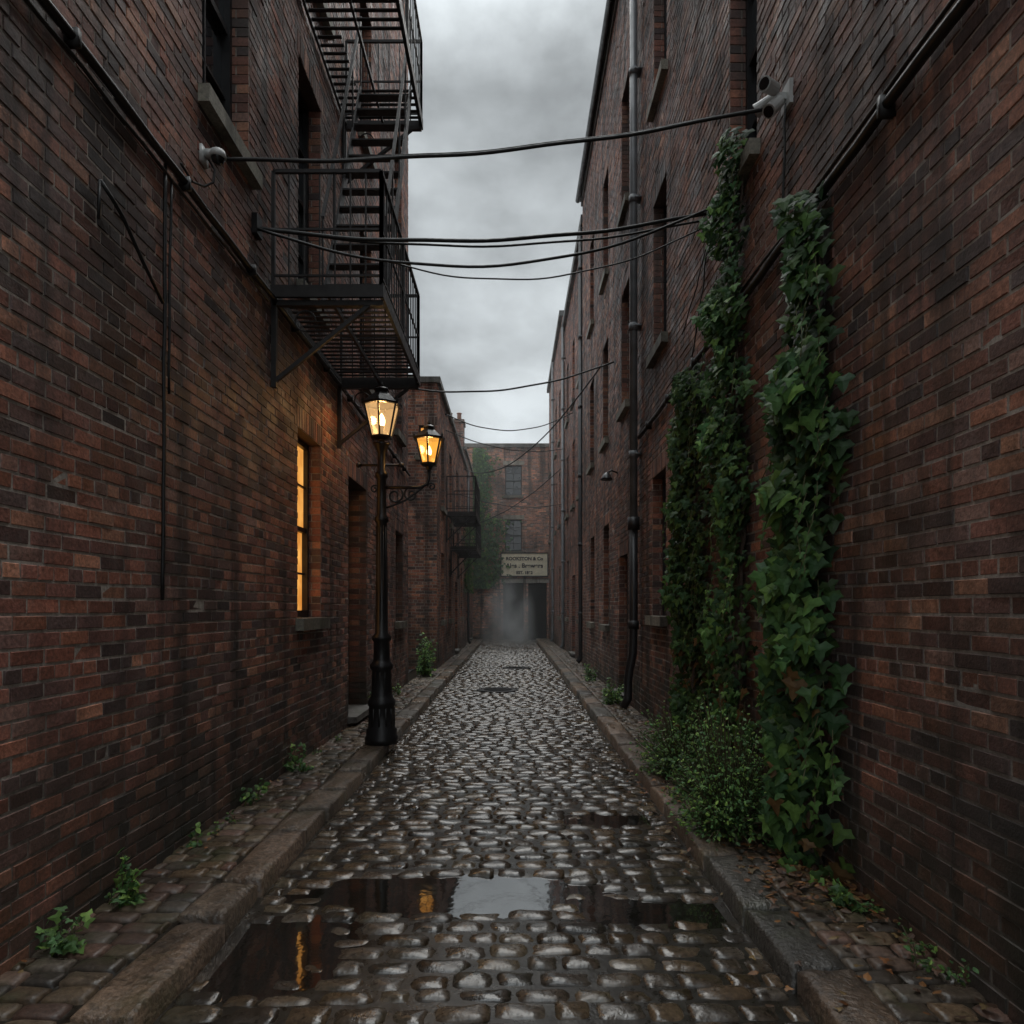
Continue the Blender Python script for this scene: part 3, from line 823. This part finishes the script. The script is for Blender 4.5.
def interp(prof, z):
    for i in range(len(prof)-1):
        a, b2 = prof[i], prof[i+1]
        if a[0] >= z >= b2[0]:
            t = (a[0]-z)/(a[0]-b2[0]); return [a[j]+(b2[j]-a[j])*t for j in range(1, len(a))]
    return list(prof[-1][1:])
def ivy(prof, n, size, name='ivy', depth=.22, dens=None, seed=0, k=1.0):
    par = empty(name); mb = MB(); ztop = prof[0][0]; zb = prof[-1][0]
    cnt = 0
    while cnt < n:
        z = U(zb, ztop); yc, hw = interp(prof, z)
        if R() > (hw/.5)**.7: continue
        if dens and R() > dens(z): cnt += .5; continue
        edge = 1 + .4*mnoise.noise(Vector((z*2.6, seed, 0)))
        s_ = random.gauss(0, .6)
        if abs(s_) > 1.25: continue
        y = yc + s_*hw*edge
        cl = mnoise.noise(Vector((y*3.5, z*2.6, seed+4)))
        if cl < -.22 and R() < .8: continue
        prof_d = depth*(max(.2, 1-(s_/1.35)**2))*(.8+.9*cl)
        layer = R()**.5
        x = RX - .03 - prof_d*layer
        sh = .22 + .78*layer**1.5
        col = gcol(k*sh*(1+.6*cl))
        if z < 1.3 and R() < .12: col = (.16*sh,.09*sh,.035*sh)
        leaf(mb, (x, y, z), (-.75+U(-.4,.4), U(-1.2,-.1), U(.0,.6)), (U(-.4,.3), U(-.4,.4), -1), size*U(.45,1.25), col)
        cnt += 1
    mb.obj('leaves', M_leaf, par)
    st_ = MB()
    for i in range(10):
        o = U(-.7,.7); pts = []
        z = .08
        while z < ztop - .3*abs(o):
            yc, hw = interp(prof, z)
            pts.append((RX-.03-.03*R()-(.08 if z < 1.2 else 0)*R(), yc + o*hw*(.75 if z > 1 else .5) + U(-.03,.03), z)); z += .16
        if len(pts) > 3:
            k_ = len(pts); st_.tube(pts, [.016*(1-.75*j/k_)+.002 for j in range(k_)], 5, (.09,.065,.05))
    for i in range(40):
        z = U(zb+.5, ztop); yc, hw = interp(prof, z); y = yc + random.choice((-1,1))*hw*U(.6,1.1)
        pts = [(RX-.08-U(0,.12),y,z)]; 
        for j in range(5):
            p = pts[-1]; pts.append((p[0]-U(-.01,.03), p[1]+U(-.04,.04), p[2]-.07))
            leaf_mb.append((pts[-1], size*.6))
        st_.tube(pts, .003, 4, (.09,.09,.04))
    st_.obj('stems', M_bark, par)
    lm = MB()
    for p, s_ in leaf_mb:
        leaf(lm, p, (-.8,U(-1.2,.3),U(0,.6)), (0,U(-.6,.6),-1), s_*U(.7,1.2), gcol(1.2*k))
    leaf_mb.clear()
    lm.obj('shoot_leaves', M_leaf, par)
leaf_mb = []
PA = [(4.02,4.02,.08),(3.8,4.03,.13),(3.5,4.06,.2),(3.2,4.08,.26),(2.9,4.12,.38),(2.6,4.12,.36),(2.3,4.1,.29),(2.0,4.14,.28),(1.6,4.15,.35),(1.0,4.15,.42),(.7,4.12,.38),(.4,4.05,.28),(.1,4.02,.3)]
ivy(PA, 2000, .112, depth=.27, seed=1, dens=lambda z: .5 if z < .6 else 1, k=1.1)
PB = [(5.32,5.33,.08),(5.0,5.38,.14),(4.5,5.55,.2),(4.1,5.6,.28),(3.7,5.62,.34),(3.1,5.6,.34),(2.4,5.5,.3),(1.8,5.5,.3),(1.2,5.5,.36),(.6,5.5,.4),(.1,5.5,.4)]
ivy(PB, 2900, .088, depth=.24, seed=7, dens=lambda z: 1 if z > 2.2 else .42, k=1.25)
PC = [(3.9,6.6,.14),(3.6,6.65,.3),(3.1,6.8,.46),(2.4,6.8,.52),(1.6,6.75,.5),(1.0,6.7,.45),(.5,6.6,.4),(.1,6.6,.4)]
ivy(PC, 3200, .085, depth=.25, seed=13, k=.75)

def bush(name, c, r, n, size, k=1.0, zmin=.08, shape=SIMPLE):
    par = empty(name); mb = MB(); st_ = MB(); cnt = 0
    c = Vector(c)
    for i in range(int(n/14)):
        a = U(0, 2*math.pi); e = U(.05, 1.0)
        d = Vector((math.cos(a)*math.sqrt(1-e*e*.9), math.sin(a)*math.sqrt(1-e*e*.9), e))
        q = .6+.5*R() + .35*mnoise.noise(d*1.8 + c)
        tip = Vector((c.x + d.x*r[0]*q, c.y + d.y*r[1]*q, zmin + d.z*r[2]*2*q))
        base = Vector((c.x + d.x*r[0]*.2, c.y + d.y*r[1]*.2, zmin))
        pts = []
        for j in range(8):
            t = j/7; p = base.lerp(tip, t); p.z += .12*r[2]*math.sin(t*math.pi); pts.append(p)
            if j > 1:
                for _ in range(2):
                    if p.x > 1.83 or p.x < -2.08: continue
                    pp = p + Vector((U(-.03,.03),U(-.03,.03),U(-.03,.03)))
                    pp.z = max(pp.z, zmin+.02)
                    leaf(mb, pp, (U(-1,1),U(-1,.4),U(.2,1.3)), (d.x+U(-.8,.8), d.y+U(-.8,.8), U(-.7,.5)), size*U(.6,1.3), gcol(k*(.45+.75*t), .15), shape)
        if pts[-1].x < 1.83 and pts[-1].x > -2.08: st_.tube(pts, .003, 4, (.08,.07,.035))
    mb.obj('leaves', M_leaf, par); st_.obj('stems', M_bark, par)
bush('bush', (1.46,4.62,0), (.38,.42,.40), 6500, .027, 1.8)
bush('bush', (1.50,6.1,0), (.36,.6,.32), 4000, .03, 1.4)
bush('bush', (1.55,5.4,0), (.3,.4,.25), 1500, .034, 1.0)
bush('bush', (1.62,10.9,0), (.2,.5,.22), 500, .05, 1.4)
bush('bush', (1.65,14.5,0), (.15,.7,.15), 350, .05, 1.1)
bush('bush', (-2.0,15.3,0), (.3,.5,.5), 1500, .06, 1.7)
for (x, y, r, n) in ((-2.0,3.52,.10,130),(-1.98,3.02,.10,110),(-2.02,5.35,.1,80),(-2.0,6.35,.14,150),(-2.02,9.95,.1,90),(-2.03,4.4,.06,40),(-2.03,12,.12,90)):
    bush('weed', (x,y,0), (r,r,r*1.2), n, .045, 1.6, shape=IVY if n > 100 else SIMPLE)
bush('weed', (1.72,3.45,0), (.1,.15,.06), 130, .04, 1.3, shape=IVY)
for i in range(9):
    bush('weed', (1.83-U(.03,.2), U(2.7,9), 0), (.06,.08,.06), 50, .025, 1.3)
for i in range(8):
    bush('weed', (-2.06+U(.0,.08), U(2.7,11), 0), (.05,.08,.05), 40, .025, 1.2)
# ivy on warehouse and far-left
par = empty('ivy'); mb = MB()
for i in range(2400):
    z = U(2.6, 9.5); w = .35+.35*mnoise.noise(Vector((z,0,2)))+ (.5 if z < 6 else .15)
    x = -1.9 + abs(random.gauss(0,.5))*w*1.5
    leaf(mb, (x, 33.93-U(0,.2), z), (U(-.4,.4),-1,U(0,.6)), (U(-.4,.4),0,-1), U(.1,.2), gcol(1.1))
mb.obj('leaves', M_leaf, par)
par = empty('ivy'); mb = MB()
for i in range(600):
    y = random.gauss(27.0, .5); z = U(2.2,5.0)
    leaf(mb, (X2+.02+U(0,.3), y, z), (1,U(-.8,.2),U(0,.6)), (0,U(-.4,.4),-1), U(.08,.16), gcol(.9))
mb.obj('leaves', M_leaf, par)
mb = MB()
LC = [(.20,.08,.03),(.15,.07,.035),(.24,.11,.04),(.10,.055,.03),(.20,.13,.05),(.08,.045,.03)]
def litter(n, x0, x1, yc, ys_, z):
    for i in range(n):
        y = random.gauss(yc, ys_); x = x1 - abs(random.gauss(0, .5))*(x1-x0)
        if x < x0 or y < 2.5: continue
        c = random.choice(LC); q = U(.5,1.1)
        leaf(mb, (x, y, z+U(.0,.02)), (U(-.4,.4),U(-.4,.4),1), (U(-1,1),U(-1,1),0), U(.025,.055), tuple(a*q for a in c), random.choice((SIMPLE, IVY)))
litter(420, 1.3, 1.83, 3.9, .35, .1); litter(360, 1.2, 1.83, 5.6, .45, .1); litter(110, 1.2, 1.83, 3.0, .8, .1)
litter(60, 1.0, 1.17, 5.2, 1.4, .006); litter(120, 1.2, 1.83, 8, 2, .1); 
for i in range(70):
    y = U(2.6, 13); x = -2.08 + abs(random.gauss(0,.12)); c = random.choice(LC)
    leaf(mb, (x, y, .1+U(0,.01)), (U(-.4,.4),U(-.4,.4),1), (U(-1,1),U(-1,1),0), U(.02,.04), c, SIMPLE)
mb.obj('leaf_litter', M_litter)

# ------------------------------------------------------------ steam + haze at the far end
m, nt, out = newmat('steam_volume')
sp = posz(nt)
nz = noise(nt, pos(nt, (1,.4,.6)), 1.5, 2, .5)
def sq(v, c, r):
    a = math_(nt, 'SUBTRACT', v, c); a = math_(nt, 'DIVIDE', a, r); return math_(nt, 'MULTIPLY', a, a)
rad = math_(nt, 'ADD', math_(nt, 'ADD', sq(sp[0], -.1, 1.3), sq(sp[1], 28.5, 3.6)), sq(sp[2], .1, 3.2))
pl = mrange(nt, rad, 0, 1, 1, 0)
dn = math_(nt, 'MULTIPLY', pl, mrange(nt, nz, .36, .7, .02, .42))
v = N(nt, 'ShaderNodeVolumePrincipled'); v.inputs['Color'].default_value = (1,1,1,1); v.inputs['Anisotropy'].default_value = .1
L(nt, dn, v.inputs['Density']); L(nt, v.outputs[0], out.inputs['Volume'])
m.cycles.volume_step_rate = 3.0
mb = MB(); mb.box(-1.4, 1.16, 24.9, 32.1, .12, 3.3); mb.obj('steam', m)
m, nt, out = newmat('haze_volume')
v = N(nt, 'ShaderNodeVolumeScatter'); v.inputs['Color'].default_value = (1,1,1,1); v.inputs['Density'].default_value = .0045; v.inputs['Anisotropy'].default_value = .3
L(nt, v.outputs[0], out.inputs['Volume'])
m.cycles.homogeneous_volume = True
mb = MB(); mb.box(-1.80, 1.80, 15, 33.8, .14, 14); mb.obj('mist', m)

# ------------------------------------------------------------ world
w = bpy.data.worlds.new('World'); scene.world = w; w.use_nodes = True
nt = w.node_tree; nt.nodes.clear()
out = N(nt, 'ShaderNodeOutputWorld'); bg = N(nt, 'ShaderNodeBackground'); bg.inputs[1].default_value = .1
sky = N(nt, 'ShaderNodeTexSky', sky_type='NISHITA'); sky.sun_disc = False
sky.sun_elevation = math.radians(62); sky.sun_rotation = math.radians(10)
tc = N(nt, 'ShaderNodeTexCoord'); sx = N(nt, 'ShaderNodeSeparateXYZ'); L(nt, tc.outputs['Generated'], sx.inputs[0])
mp = N(nt, 'ShaderNodeMapping'); mp.inputs['Scale'].default_value = (2.2,1.4,3.6); mp.inputs['Location'].default_value = (1.4,.7,.35)
L(nt, tc.outputs['Generated'], mp.inputs[0])
n1 = noise(nt, mp.outputs[0], 2.4, 6, .52)
cl = mrange(nt, n1, .34, .66, .62, 1.34)
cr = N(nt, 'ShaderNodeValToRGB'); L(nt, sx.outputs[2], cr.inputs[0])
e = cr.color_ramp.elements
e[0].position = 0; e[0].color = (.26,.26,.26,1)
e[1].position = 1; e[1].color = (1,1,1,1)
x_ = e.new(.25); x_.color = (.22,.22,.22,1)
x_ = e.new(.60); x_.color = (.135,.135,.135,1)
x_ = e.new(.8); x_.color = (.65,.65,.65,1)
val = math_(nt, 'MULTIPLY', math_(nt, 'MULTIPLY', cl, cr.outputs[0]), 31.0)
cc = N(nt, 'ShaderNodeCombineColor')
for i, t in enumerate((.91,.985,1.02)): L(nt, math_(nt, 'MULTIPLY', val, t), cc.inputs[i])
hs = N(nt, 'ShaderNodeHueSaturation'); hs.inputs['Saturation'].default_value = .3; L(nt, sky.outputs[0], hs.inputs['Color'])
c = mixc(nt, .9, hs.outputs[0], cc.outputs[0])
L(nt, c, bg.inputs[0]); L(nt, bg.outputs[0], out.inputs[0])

sd = bpy.data.lights.new('sun', 'SUN'); sd.energy = 1.35; sd.angle = math.radians(50); sd.color = (1,.96,.9)
so = bpy.data.objects.new('sun', sd); COL.objects.link(so)
el = math.radians(62); az = math.radians(10)
d = Vector((math.sin(az)*math.cos(el), math.cos(az)*math.cos(el), math.sin(el)))
so.rotation_euler = d.to_track_quat('Z', 'Y').to_euler()

cam = bpy.data.cameras.new('camera'); co = bpy.data.objects.new('camera', cam); COL.objects.link(co)
co.location = (0,0,1.6); co.rotation_euler = (math.radians(90),0,0)
cam.sensor_width = 36; cam.lens = 683/1024*36; cam.shift_y = 96/1024; cam.clip_end = 1000; cam.clip_start = .05
scene.camera = co
scene.view_settings.view_transform = 'Standard'; scene.view_settings.look = 'None'; scene.view_settings.exposure = 0
